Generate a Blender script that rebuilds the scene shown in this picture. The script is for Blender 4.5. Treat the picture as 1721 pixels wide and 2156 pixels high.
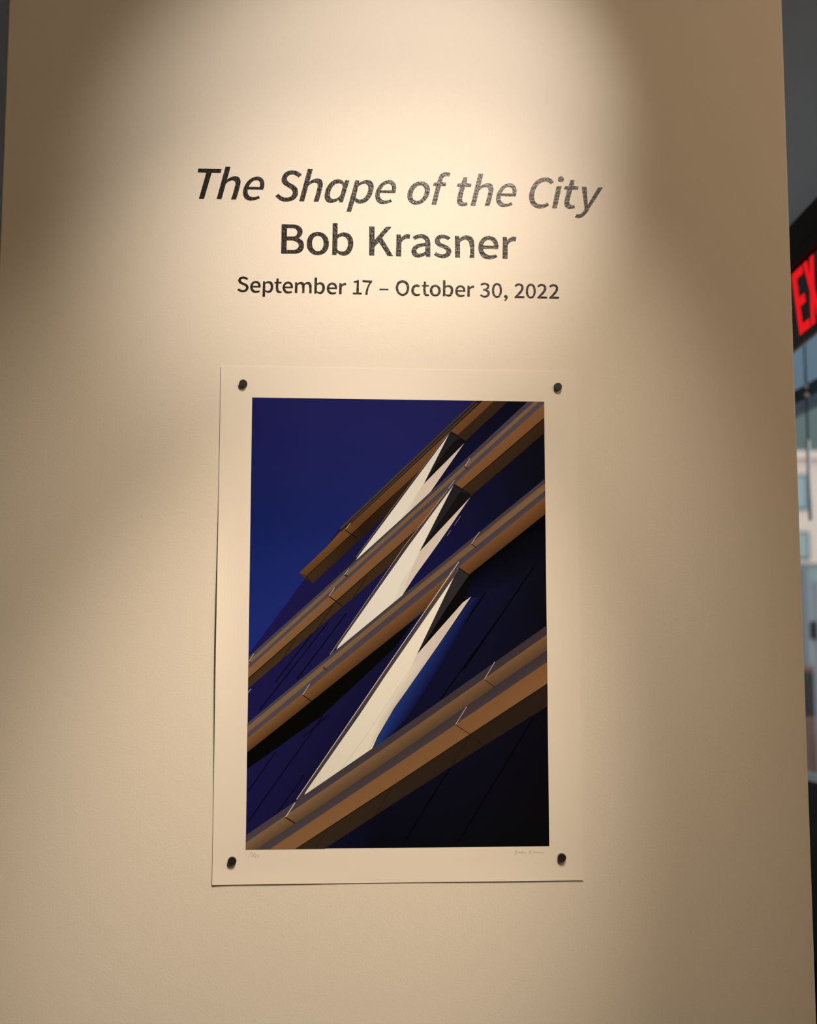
import bpy, bmesh, math, random
from mathutils import Vector, Matrix

# ------------------------------------------------------------------ clear
for o in list(bpy.data.objects):
    bpy.data.objects.remove(o, do_unlink=True)
scene = bpy.context.scene
COL = scene.collection
rnd = random.Random(7)

# ------------------------------------------------------------------ camera
cam_d = bpy.data.cameras.new('camera')
cam = bpy.data.objects.new('camera', cam_d)
COL.objects.link(cam)
CAM = Vector((-0.11184, -1.73936, 1.47196))
yaw, pitch, roll = 0.071574, 0.111662, 0.000392
fwd = Vector((math.sin(yaw) * math.cos(pitch), math.cos(yaw) * math.cos(pitch), math.sin(pitch)))
rgt = Vector((math.cos(yaw), -math.sin(yaw), 0))
upv = rgt.cross(fwd)
r2 = rgt * math.cos(roll) + upv * math.sin(roll)
u2 = -rgt * math.sin(roll) + upv * math.cos(roll)
m = Matrix((r2, u2, -fwd)).transposed().to_4x4()
m.translation = CAM
cam.matrix_world = m
cam_d.sensor_fit = 'VERTICAL'
cam_d.sensor_height = 36.0
cam_d.lens = 36.0 * 2681.06 / 2156.0
cam_d.clip_start = 0.02
cam_d.clip_end = 300
cam_d.dof.use_dof = True
cam_d.dof.focus_distance = 1.74
cam_d.dof.aperture_fstop = 4.0
scene.camera = cam

# ------------------------------------------------------------------ world: overcast daylight
world = bpy.data.worlds.new('overcast_sky')
scene.world = world
world.use_nodes = True
bg = world.node_tree.nodes['Background']
bg.inputs['Color'].default_value = (0.90, 0.96, 1.0, 1)
bg.inputs['Strength'].default_value = 1.5

# ------------------------------------------------------------------ gallery lamps
def spot(name, loc, target, energy, angle, blend, color, radius):
    d = bpy.data.lights.new(name, 'SPOT')
    d.energy = energy; d.spot_size = math.radians(angle); d.spot_blend = blend
    d.color = color; d.shadow_soft_size = radius
    o = bpy.data.objects.new(name, d); COL.objects.link(o)
    o.location = loc
    o.rotation_euler = (Vector(target) - Vector(loc)).to_track_quat('-Z', 'Y').to_euler()
    return o
def point(name, loc, energy, color, radius):
    d = bpy.data.lights.new(name, 'POINT')
    d.energy = energy; d.color = color; d.shadow_soft_size = radius
    o = bpy.data.objects.new(name, d); COL.objects.link(o); o.location = loc
    return o
WARM = (1.0, 0.785, 0.565)
AMB = (1.0, 0.67, 0.38)
# ceiling track spots of the gallery, above the picture on the viewer's side of the display wall
spot('title_spotlight_offscreen', (0.366, -1.210, 2.848), (-0.023, 0, 2.207), 69, 33.2, 0.99, (1.0, 0.83, 0.68), 0.018)
spot('wall_spotlight_offscreen', (0.190, -0.901, 3.009), (-0.108, 0, 1.363), 77, 49.0, 0.98, WARM, 0.018)
spot('print_spotlight_offscreen', (0.340, -1.280, 3.006), (-0.125, 0, 1.215), 150, 26.6, 0.99, WARM, 0.018)
# general ceiling light of the room behind the viewer
point('gallery_downlight_offscreen', (1.482, -1.883, 2.9), 32, AMB, 0.08)
# ------------------------------------------------------------------ exposure
vs = scene.view_settings
vs.view_transform = 'Standard'
vs.look = 'None'
vs.exposure = 0.0
vs.gamma = 1.0
vs.use_curve_mapping = False

# ------------------------------------------------------------------ outlines
# lettering outlines, millimetres from the left edge / baseline of each glyph: (x, z, corner)
ITALIC = {
  'T': [[(1.06,44.04,1), (33.47,44.19,1), (32.21,38.36,1), (19.6,38.26,1), (9.66,0.01,1), (2.5,-0.18,1), (12.04,38.11,1), (0,38.35,1)]],
  'h': [[(11.69,47.82,1), (18.78,47.77,1), (14.15,28.97,1), (19.63,32.79,0), (25.77,34.25,0), (30.42,32.9,0), (32.82,28.65,0), (33.01,24.48,0), (31.98,18.98,0), (27.09,0.43,1), (19.96,0.24,1), (24.97,18.47,0), (25.93,24.28,0), (24.65,27.14,0), (21.25,28.14,0), (17.27,26.74,0), (12.59,22.75,1), (6.94,0.28,1), (0,0.22,1)]],
  'e': [[(27.78,15.57,1), (29.21,19.59,0), (29.64,24.75,0), (28.34,29.87,0), (25.2,33.33,0), (20.24,34.61,0), (14.08,33.34,0), (7.36,28.64,0), (2.53,21.43,0), (0,13.01,0), (0.59,6.61,0), (3.43,1.87,0), (7.46,-0.27,0), (12.7,-0.45,0), (18.23,0.79,0), (23.75,3.25,1), (21.85,7.05,1), (18.17,5.15,0), (14.48,4.54,0), (10.46,5.27,0), (7.66,7.76,0), (6.56,11.26,0), (6.62,15.44,1)], [(7.98,19.52,1), (10.5,24.23,0), (13.54,27.53,0), (17.53,29.25,0), (20.94,28.89,0), (23.12,26.83,0), (23.79,23.31,0), (23.22,19.75,1)]],
  'S': [[(37.01,38.95,1), (32.34,34.75,1), (29.08,37.44,0), (24.1,39.11,0), (19.77,38.15,0), (17.01,35.49,0), (15.99,31.59,0), (17.7,28.73,0), (21.76,25.94,0), (27.06,22.86,0), (30.82,19.1,0), (31.92,14.62,0), (31.23,8.8,0), (28.18,3.89,0), (22.65,0.53,0), (15.24,-0.76,0), (8.43,0.15,0), (3.75,3.24,0), (0,7,1), (4.9,10.54,1), (8.03,7.21,0), (12.08,5.39,0), (16.72,5.19,0), (21.04,6.6,0), (23.79,9.57,0), (24.37,13.12,0), (23.1,16.31,0), (19.66,19.11,0), (14.36,22.19,0), (9.99,25.94,0), (8.57,30.73,0), (9.56,35.92,0), (12.92,40.86,0), (17.84,44.04,0), (24.04,45.05,0), (30.88,43.63,0)]],
  'a': [[(29.13,32.89,1), (34.75,32.59,1), (25.59,0.23,1), (20.17,0.09,1), (20.4,4.09,1), (16.55,1.41,0), (12.21,-0.32,0), (7.24,-0.9,0), (2.57,1.04,0), (0.24,5.49,0), (0,11.93,0), (1.81,19.07,0), (5.8,26.29,0), (10.75,31.27,0), (15.72,33.55,0), (20.39,33.94,0), (24.45,32.3,0), (27.28,28.82,1)], [(25.44,23.6,1), (23.86,26.79,0), (20.43,27.99,0), (16.38,27.23,0), (12.35,24.21,0), (8.97,18.62,0), (7.34,12.13,0), (7.49,8.26,0), (9.37,5.41,0), (12.49,4.72,0), (16.52,5.92,0), (19.62,7.94,0), (21.97,10.58,1)]],
  'p': [[(12.22,32.81,1), (17.84,32.97,1), (17.67,29.08,1), (22.53,32.26,0), (28.78,33.92,0), (33.78,33.09,0), (37.24,29.62,0), (38.32,24.15,0), (37.59,18.3,0), (35.11,11.12,0), (30.77,4.54,0), (25.17,0.52,0), (18.93,-0.94,0), (14.56,0.11,0), (11.12,2.73,1), (6.66,-13.18,1), (0,-13.16,1)], [(16.63,24.2,1), (20.06,26.75,0), (24.11,28.09,0), (27.86,27.87,0), (30.06,25.86,0), (30.7,21.35,0), (29.78,16.15,0), (27.62,11.24,0), (23.89,6.94,0), (19.84,5.02,0), (16.1,5.57,0), (12.96,8.45,1)]],
  'o': [[(19.48,33.96,0), (25.14,33.02,0), (29.55,29.69,0), (31.93,23.58,0), (31.42,17.08,0), (28.58,10.19,0), (23.86,4.56,0), (18.2,0.85,0), (12.55,-0.47,0), (6.9,0.55,0), (2.51,3.99,0), (0,9.75,0), (0.31,16.88,0), (3.13,23.77,0), (8.16,29.75,0), (13.82,32.96,0)], [(18.53,28.22,0), (21.99,27.21,0), (24.19,24.35,0), (24.63,20.14,0), (23.36,14.27,0), (20.4,9,0), (16.63,5.98,0), (12.87,5.04,0), (9.41,6.44,0), (7.34,9.62,0), (7.22,14.48,0), (8.79,20.03,0), (11.61,24.33,0), (15.07,27.34,0)]],
  'f': [[(27.72,47.19,1), (25.18,41.91,1), (21.39,42.78,0), (18.23,41.39,0), (16.33,38.4,0), (15.37,33.69,1), (21.24,33.33,1), (20.21,27.77,1), (13.47,27.91,1), (7.11,0.28,1), (0,0.29,1), (6.53,27.72,1), (2.31,27.93,1), (3.39,32.84,1), (8.43,33.11,1), (9.71,38.54,0), (12.56,44.48,0), (16.99,47.87,0), (22.04,48.86,0)]],
  't': [[(9.37,41.97,1), (15.2,42,1), (13.89,33.16,1), (21.16,32.91,1), (19.87,27.79,1), (11.65,27.69,1), (8.43,15.12,0), (7.34,9.89,0), (7.77,6.65,0), (9.97,4.89,0), (14.39,5.21,1), (15.12,0.68,1), (11.21,-0.4,0), (6.16,-0.72,0), (2.07,1.31,0), (0,5.15,0), (0.21,10.35,0), (1.82,17.54,0), (4.51,27.69,1), (0.09,27.9,1), (1.12,32.61,1), (6.43,32.95,1)]],
  'C': [[(36.07,38.32,1), (31.55,34.92,1), (28.39,37.65,0), (23.94,38.64,0), (18.82,37.38,0), (13.99,33.65,0), (10.1,27.66,0), (7.8,21.06,0), (7.41,14.53,0), (8.63,9.34,0), (11.77,5.84,0), (16.54,4.66,0), (21.64,5.45,0), (26.12,7.72,1), (28.76,4.14,1), (24.13,0.95,0), (18.38,-1.15,0), (12.65,-1.17,0), (6.63,1.14,0), (2.54,5.27,0), (0.38,11.08,0), (0,17.59,0), (1.8,25.47,0), (5.38,33.09,0), (10.55,39.44,0), (16.97,43.23,0), (24.01,44.93,0), (30.39,43.8,0)]],
  'i': [[(13.82,47.14,0), (16.68,45.91,0), (17.8,43.18,0), (16.6,39.87,0), (13.07,38.27,0), (10.2,39.37,0), (8.96,42.28,0), (10.28,45.6,0)], [(7.04,32.27,1), (14.46,32.48,1), (7.01,-0.4,1), (0,-0.45,1)]],
  'y': [[(10.77,32.62,1), (17.95,32.42,1), (19.01,5.81,1), (34.62,32.23,1), (41.62,32.29,1), (21.1,0.18,1), (16.05,-7.66,0), (10.87,-12.36,0), (5.41,-14.13,0), (0,-13.09,1), (2.63,-8.13,1), (6.45,-8.56,0), (10.32,-6.37,0), (14.44,0.13,1)]],
}
UPRIGHT = {
  'B': [[(0.25,42.56,1), (15.68,42.62,1), (21.25,42,0), (26.22,39.69,0), (29.23,35.28,0), (29.4,30.49,0), (27.59,25.97,0), (23.42,22.99,1), (27.63,21.18,0), (30.76,17.42,0), (31.79,12.66,0), (30.86,7.21,0), (27.5,2.99,0), (22.9,0.84,0), (17.98,0.22,1), (0,-0.01,1)], [(7.84,37.12,1), (15.12,37.17,1), (19.15,36.31,0), (21.77,33.82,0), (22.29,30.95,0), (21.09,27.41,0), (18.33,25.61,0), (14.63,25.01,1), (7.85,24.97,1)], [(7.61,19.09,1), (14.69,19.27,1), (19.64,18.11,0), (23.06,15.96,0), (24.51,12.8,0), (23.56,9.27,0), (20.68,6.65,0), (16.07,5.59,1), (7.57,5.51,1)]],
  'o': [[(15.43,32.75,0), (21.63,31.5,0), (26.92,27.78,0), (30.06,22.42,0), (31.16,16.05,0), (30.15,9.64,0), (27.1,4.14,0), (21.87,0.38,0), (15.71,-0.91,0), (9.21,0.21,0), (4.24,3.6,0), (1.11,8.63,0), (0,14.98,0), (0.81,21.39,0), (3.72,27.22,0), (8.94,31.18,0)], [(15.47,26.86,0), (19.2,25.87,0), (22.01,22.86,0), (23.46,18.42,0), (23.5,13.95,0), (22.11,9.13,0), (19.36,5.87,0), (15.66,4.7,0), (11.94,5.69,0), (9.14,8.82,0), (7.67,13.57,0), (7.63,18.04,0), (9.02,22.55,0), (11.77,25.69,0)]],
  'b': [[(0.3,45.96,1), (7.43,45.95,1), (7.42,29.15,1), (11.87,31.82,0), (17.14,32.72,0), (22.74,31.45,0), (27.11,27.06,0), (29.19,21.35,0), (29.47,16.23,0), (28.44,9.81,0), (25.68,4.31,0), (21.36,0.37,0), (16.41,-1.02,0), (11.45,0.14,0), (6.48,3.22,1), (5.76,-0.18,1), (0,-0.13,1)], [(7.27,23.38,1), (10.67,26.02,0), (14.69,26.89,0), (18.74,25.58,0), (21.24,21.8,0), (22.01,16.69,0), (21.3,11.56,0), (19.15,7.35,0), (15.14,5.02,0), (10.8,5.55,0), (7.07,7.51,1)]],
  'K': [[(0.03,42.44,1), (7.5,42.5,1), (7.57,23.04,1), (23.72,42.52,1), (31.65,42.59,1), (18.33,26.51,1), (33.79,-0.04,1), (26.12,-0.03,1), (13.81,19.67,1), (7.48,12.79,1), (7.21,0.17,1), (0,0.26,1)]],
  'r': [[(0.7,31.7,1), (6.51,31.84,1), (7.33,26.85,1), (10.89,30.47,0), (15.57,32.52,0), (20.26,31.99,1), (19.2,25.72,1), (14.95,25.75,0), (10.58,23.71,0), (7.59,19.47,1), (7.36,-0.1,1), (0,-0.08,1)]],
  'a': [[(1.75,28.4,1), (6.88,31.55,0), (13.77,33.01,0), (19.4,32.18,0), (24.1,28.43,0), (26.28,23.34,0), (26.9,17.56,1), (26.75,-0.1,1), (20.74,-0.05,1), (20,2.95,1), (14.99,-0.05,0), (9.37,-1.15,0), (4.37,0.02,0), (0.94,3.47,0), (0,8.57,0), (1.56,13.1,0), (5.62,16.73,0), (11.88,19.13,0), (19.39,20.28,1), (18.46,24.43,0), (15.95,26.63,0), (12.51,26.99,0), (8.75,26.13,0), (4.38,24.09,1)], [(19.51,15.46,1), (13.75,14.36,0), (9.37,12.33,0), (7.19,9.71,0), (7.5,6.51,0), (9.68,4.63,0), (13.12,4.71,0), (16.56,6.08,0), (19.5,8.07,1)]],
  's': [[(23.71,28.83,1), (20.24,25.01,1), (16.79,26.86,0), (12.72,27.53,0), (9.58,26.68,0), (8.19,24.07,0), (9.25,21.52,0), (12.07,19.98,0), (17.71,17.54,0), (22.4,14.44,0), (24.71,9.67,0), (24.26,5.8,0), (21.74,1.89,0), (17.65,-0.46,0), (12.64,-1.22,0), (7,-0.38,0), (0,3.24,1), (3.2,7.49,1), (7.64,5.09,0), (12.03,4.42,0), (15.48,5.27,0), (17.55,7.89,0), (17.06,10.45,0), (13.93,12.63,0), (10.17,14.15,0), (5.16,16.92,0), (1.72,20.7,0), (1.42,24.55,0), (3.31,29.1,0), (7.08,32.09,0), (12.73,32.88,0), (18.38,31.73,0)]],
  'n': [[(0,31.81,1), (5.85,31.83,1), (6.77,27.66,1), (11.19,31.31,0), (17.49,32.89,0), (22.84,31.6,0), (26.28,27.81,0), (27.63,22.04,0), (27.8,18.18,1), (27.52,0.01,1), (20.48,0.11,1), (20.45,20.58,0), (19.02,24.41,0), (15.57,26.39,0), (11.16,25.19,0), (7.38,22.52,1), (7.41,0.13,1), (0.26,0.02,1)]],
  'e': [[(28.22,13.82,1), (28.7,19,0), (27.17,25.42,0), (23.1,30.49,0), (16.8,32.72,0), (11.12,32.13,0), (5.42,28.76,0), (1.61,23.51,0), (0,17.02,0), (0.59,9.95,0), (3.39,3.9,0), (8.4,-0.17,0), (15,-1.43,0), (21.3,-0.51,0), (27.19,2.52,1), (24.69,6.33,1), (19.76,4.6,0), (15.04,4.62,0), (10.64,6.64,0), (7.83,10.12,0), (6.91,13.83,1)], [(6.94,18.48,1), (8.22,22.7,0), (11.08,25.67,0), (14.87,26.93,0), (18.65,25.86,0), (21.15,23.01,0), (22.26,18.52,1)]],
}
SMALL = {
  'S': [[(14.76,19.41,1), (12.98,17.34,1), (10.27,18.8,0), (7.82,19.25,0), (5.62,18.7,0), (4.67,16.91,0), (5.43,15.16,0), (7.9,13.69,0), (11.83,12.01,0), (14.31,10.04,0), (15.43,7.03,0), (14.88,3.99,0), (12.72,1.42,0), (9.08,0.08,0), (6.15,0.02,0), (2.72,0.96,0), (0,2.92,1), (2.06,5.23,1), (4.63,3.52,0), (7.57,2.93,0), (10.25,3.64,0), (11.69,5.44,0), (11.41,7.71,0), (9.43,9.43,0), (5.49,11.11,0), (2.29,13.07,0), (0.93,15.82,0), (1.23,18.6,0), (3.39,21.18,0), (7.28,22.38,0), (11.2,21.86,0)]],
  'p': [[(0.54,16.06,1), (3.29,16.12,1), (3.65,14.1,1), (5.84,15.92,0), (9.01,16.6,0), (12.22,15.56,0), (14.21,12.82,0), (14.84,9.29,0), (14.31,4.72,0), (12.15,1.14,0), (8.74,-0.35,0), (6.28,0.11,0), (3.57,1.46,1), (3.57,-6.21,1), (0,-6.19,1)], [(3.68,11.83,1), (5.62,13.39,0), (7.83,13.69,0), (10.05,12.47,0), (11.21,9.71,0), (11.24,7.19,0), (10.39,4.39,0), (8.45,2.68,0), (6.25,2.78,0), (3.64,3.74,1)]],
  't': [[(3.03,20.52,1), (5.97,20.59,1), (6.17,15.93,1), (10.2,15.71,1), (10.13,13.48,1), (6.06,13.4,1), (5.9,5.4,0), (6.42,3.38,0), (7.9,2.4,0), (9.96,2.7,1), (10.38,0.18,1), (7.93,-0.38,0), (4.99,0.07,0), (3,2.3,0), (2.37,5.32,0), (2.38,13.32,1), (0.02,13.62,1), (0,15.14,1), (2.74,15.86,1)]],
  'm': [[(0.33,15.77,1), (2.99,15.67,1), (3.5,13.81,1), (5.84,15.63,0), (8.79,16.46,0), (11.5,15.76,0), (13.24,13.77,1), (15.68,15.85,0), (18.63,16.52,0), (21.6,15.47,0), (23.1,12.71,0), (23.52,9.93,1), (23.45,0.3,1), (19.86,0.33,1), (19.77,9.85,0), (19.16,12.37,0), (17.18,13.34,0), (15.22,12.8,0), (13.66,11.49,1), (13.47,0.34,1), (10.02,0.27,1), (9.93,9.64,0), (9.32,12.16,0), (7.34,13.23,0), (5.48,12.58,0), (3.82,11.03,1), (3.54,0.24,1), (0,0.21,1)]],
  '1': [[(7.43,20.89,1), (8.52,20.91,1), (8.51,2.97,1), (12.57,2.7,1), (12.48,0.15,1), (0.01,0.1,1), (0,2.53,1), (4.8,2.73,1), (5.47,16.88,1), (1.26,17.04,1), (1,18.92,1), (4.46,19.81,0)]],
  '7': [[(0.33,20.72,1), (14.07,20.51,1), (13.58,18.11,1), (10.53,13.46,0), (8.66,8.59,0), (7.84,3.99,0), (7.7,-0.28,1), (4.14,-0.25,1), (4.86,4.95,0), (6.57,10.58,0), (9.77,17.36,1), (0,17.86,1)]],
  '-': [[(0,9.02,1), (12.91,9.09,1), (12.81,7.05,1), (0.01,6.98,1)]],
  'O': [[(9.64,21.83,0), (13.58,21.04,0), (17.16,18.18,0), (18.95,13.82,0), (19.17,10.16,0), (18.24,5.75,0), (16.09,2.04,0), (12.88,-0.07,0), (9.31,-0.81,0), (5.73,0.36,0), (2.51,3.22,0), (0.58,7.57,0), (0,11.22,0), (1.07,15.64,0), (3.21,19.35,0), (6.42,21.25,0)], [(9.65,18.39,0), (12.51,17.5,0), (14.66,14.83,0), (15.59,11.19,0), (15.02,7.15,0), (13.02,3.81,0), (9.66,2.27,0), (6.44,3.67,0), (4.29,6.92,0), (3.57,10.93,0), (4.28,14.61,0), (6.43,17.37,0)]],
  'c': [[(12.39,14.3,1), (10.6,12.06,1), (8.81,12.76,0), (6.66,12.71,0), (4.51,10.69,0), (3.58,7.74,0), (4.15,4.82,0), (6.3,2.89,0), (8.8,2.5,0), (11.31,3.28,1), (12.74,1.34,1), (10.59,0.05,0), (7.37,-0.61,0), (4.15,0.06,0), (1.29,2.56,0), (0,6.56,0), (0.21,9.86,0), (2,13.57,0), (4.87,15.68,0), (8.09,16.26,0), (10.6,15.73,0)]],
  '3': [[(0.67,18.2,1), (3.57,20.25,0), (6.83,20.91,0), (10.79,20.04,0), (13.3,17.37,0), (13.5,14.43,0), (11.82,11.82,0), (10.01,10.67,1), (12.89,9.26,0), (14.17,6.35,0), (13.57,3.03,0), (11.02,0.4,0), (7.41,-0.78,0), (3.45,0.02,0), (0,2.23,1), (1.67,4.1,1), (4.54,2.47,0), (7.43,2.16,0), (9.96,3.69,0), (10.56,6.27,0), (8.91,8.22,0), (6.39,8.98,0), (4.37,9.08,1), (4.39,11.81,1), (7.13,12.08,0), (9.67,13.61,0), (10.19,15.83,0), (8.97,17.65,0), (6.81,18.19,0), (4.64,17.55,0), (2.46,16.25,1)]],
  '0': [[(7.31,20.93,0), (10.91,19.68,0), (13.42,15.9,0), (14.24,10.4,0), (13.33,4.85,0), (10.77,0.75,0), (6.78,-0.8,0), (3.18,0.6,0), (0.68,4.59,0), (0,10.09,0), (0.91,15.63,0), (3.68,19.52,0)], [(7.14,18.13,0), (9.45,16.92,0), (10.72,13.63,0), (10.98,9.96,0), (10.44,5.53,0), (8.98,2.92,0), (6.95,2,0), (5,2.84,0), (3.58,5.75,0), (3.25,10.16,0), (3.79,14.22,0), (5.11,16.83,0)]],
  ',': [[(2.69,3.66,0), (4.71,2.82,0), (5.56,0.48,0), (4.52,-2.33,0), (1.61,-5.19,1), (0.1,-3.9,1), (1.99,-2.24,0), (2.51,-0.76,1), (0.71,-0.06,0), (0,1.62,0), (0.95,3.26,0)]],
  '2': [[(0.16,17.41,1), (2.72,19.9,0), (6.72,20.88,0), (10.69,19.63,0), (12.98,16.21,0), (12.65,12.15,0), (10.22,8.04,0), (5.46,2.79,1), (14.15,2.45,1), (14.12,-0.35,1), (0,-0.49,1), (0.02,1.42,1), (4.77,6.46,0), (8.44,11.32,0), (9.56,15.03,0), (8.5,17.37,0), (5.96,17.91,0), (3.78,17.12,0), (1.81,15.46,1)]],
}
LINE1 = (2106.1, [('T', -284.2), ('h', -257.1), ('e', -220.4), ('S', -175.3), ('h', -141.7), ('a', -105.8), ('p', -75.1), ('e', -34.5), ('o', 11.2), ('f', 45.3), ('t', 81.8), ('h', 101.1), ('e', 137.8), ('C', 185.3), ('i', 218.2), ('t', 236.2), ('y', 251.0)])
LINE2 = (2029.9, [('B', -166.1), ('o', -130.5), ('b', -94.7), ('K', -42.8), ('r', -5.0), ('a', 16.9), ('s', 48.7), ('n', 78.5), ('e', 112.0), ('r', 146.3)])
LINE3 = (1973.5, [('S', -226.1), ('e', -208.4), ('p', -191.3), ('t', -175.1), ('e', -163.5), ('m', -146.5), ('b', -119.3), ('e', -101.9), ('r', -84.8), ('1', -65.5), ('7', -52.2), ('-', -28.2), ('O', -5.3), ('c', 16.7), ('t', 31.4), ('o', 42.8), ('b', 61.3), ('e', 78.8), ('r', 95.8), ('3', 113.8), ('0', 131.0), (',', 147.9), ('2', 163.1), ('0', 179.3), ('2', 195.6), ('2', 212.6)])
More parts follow.
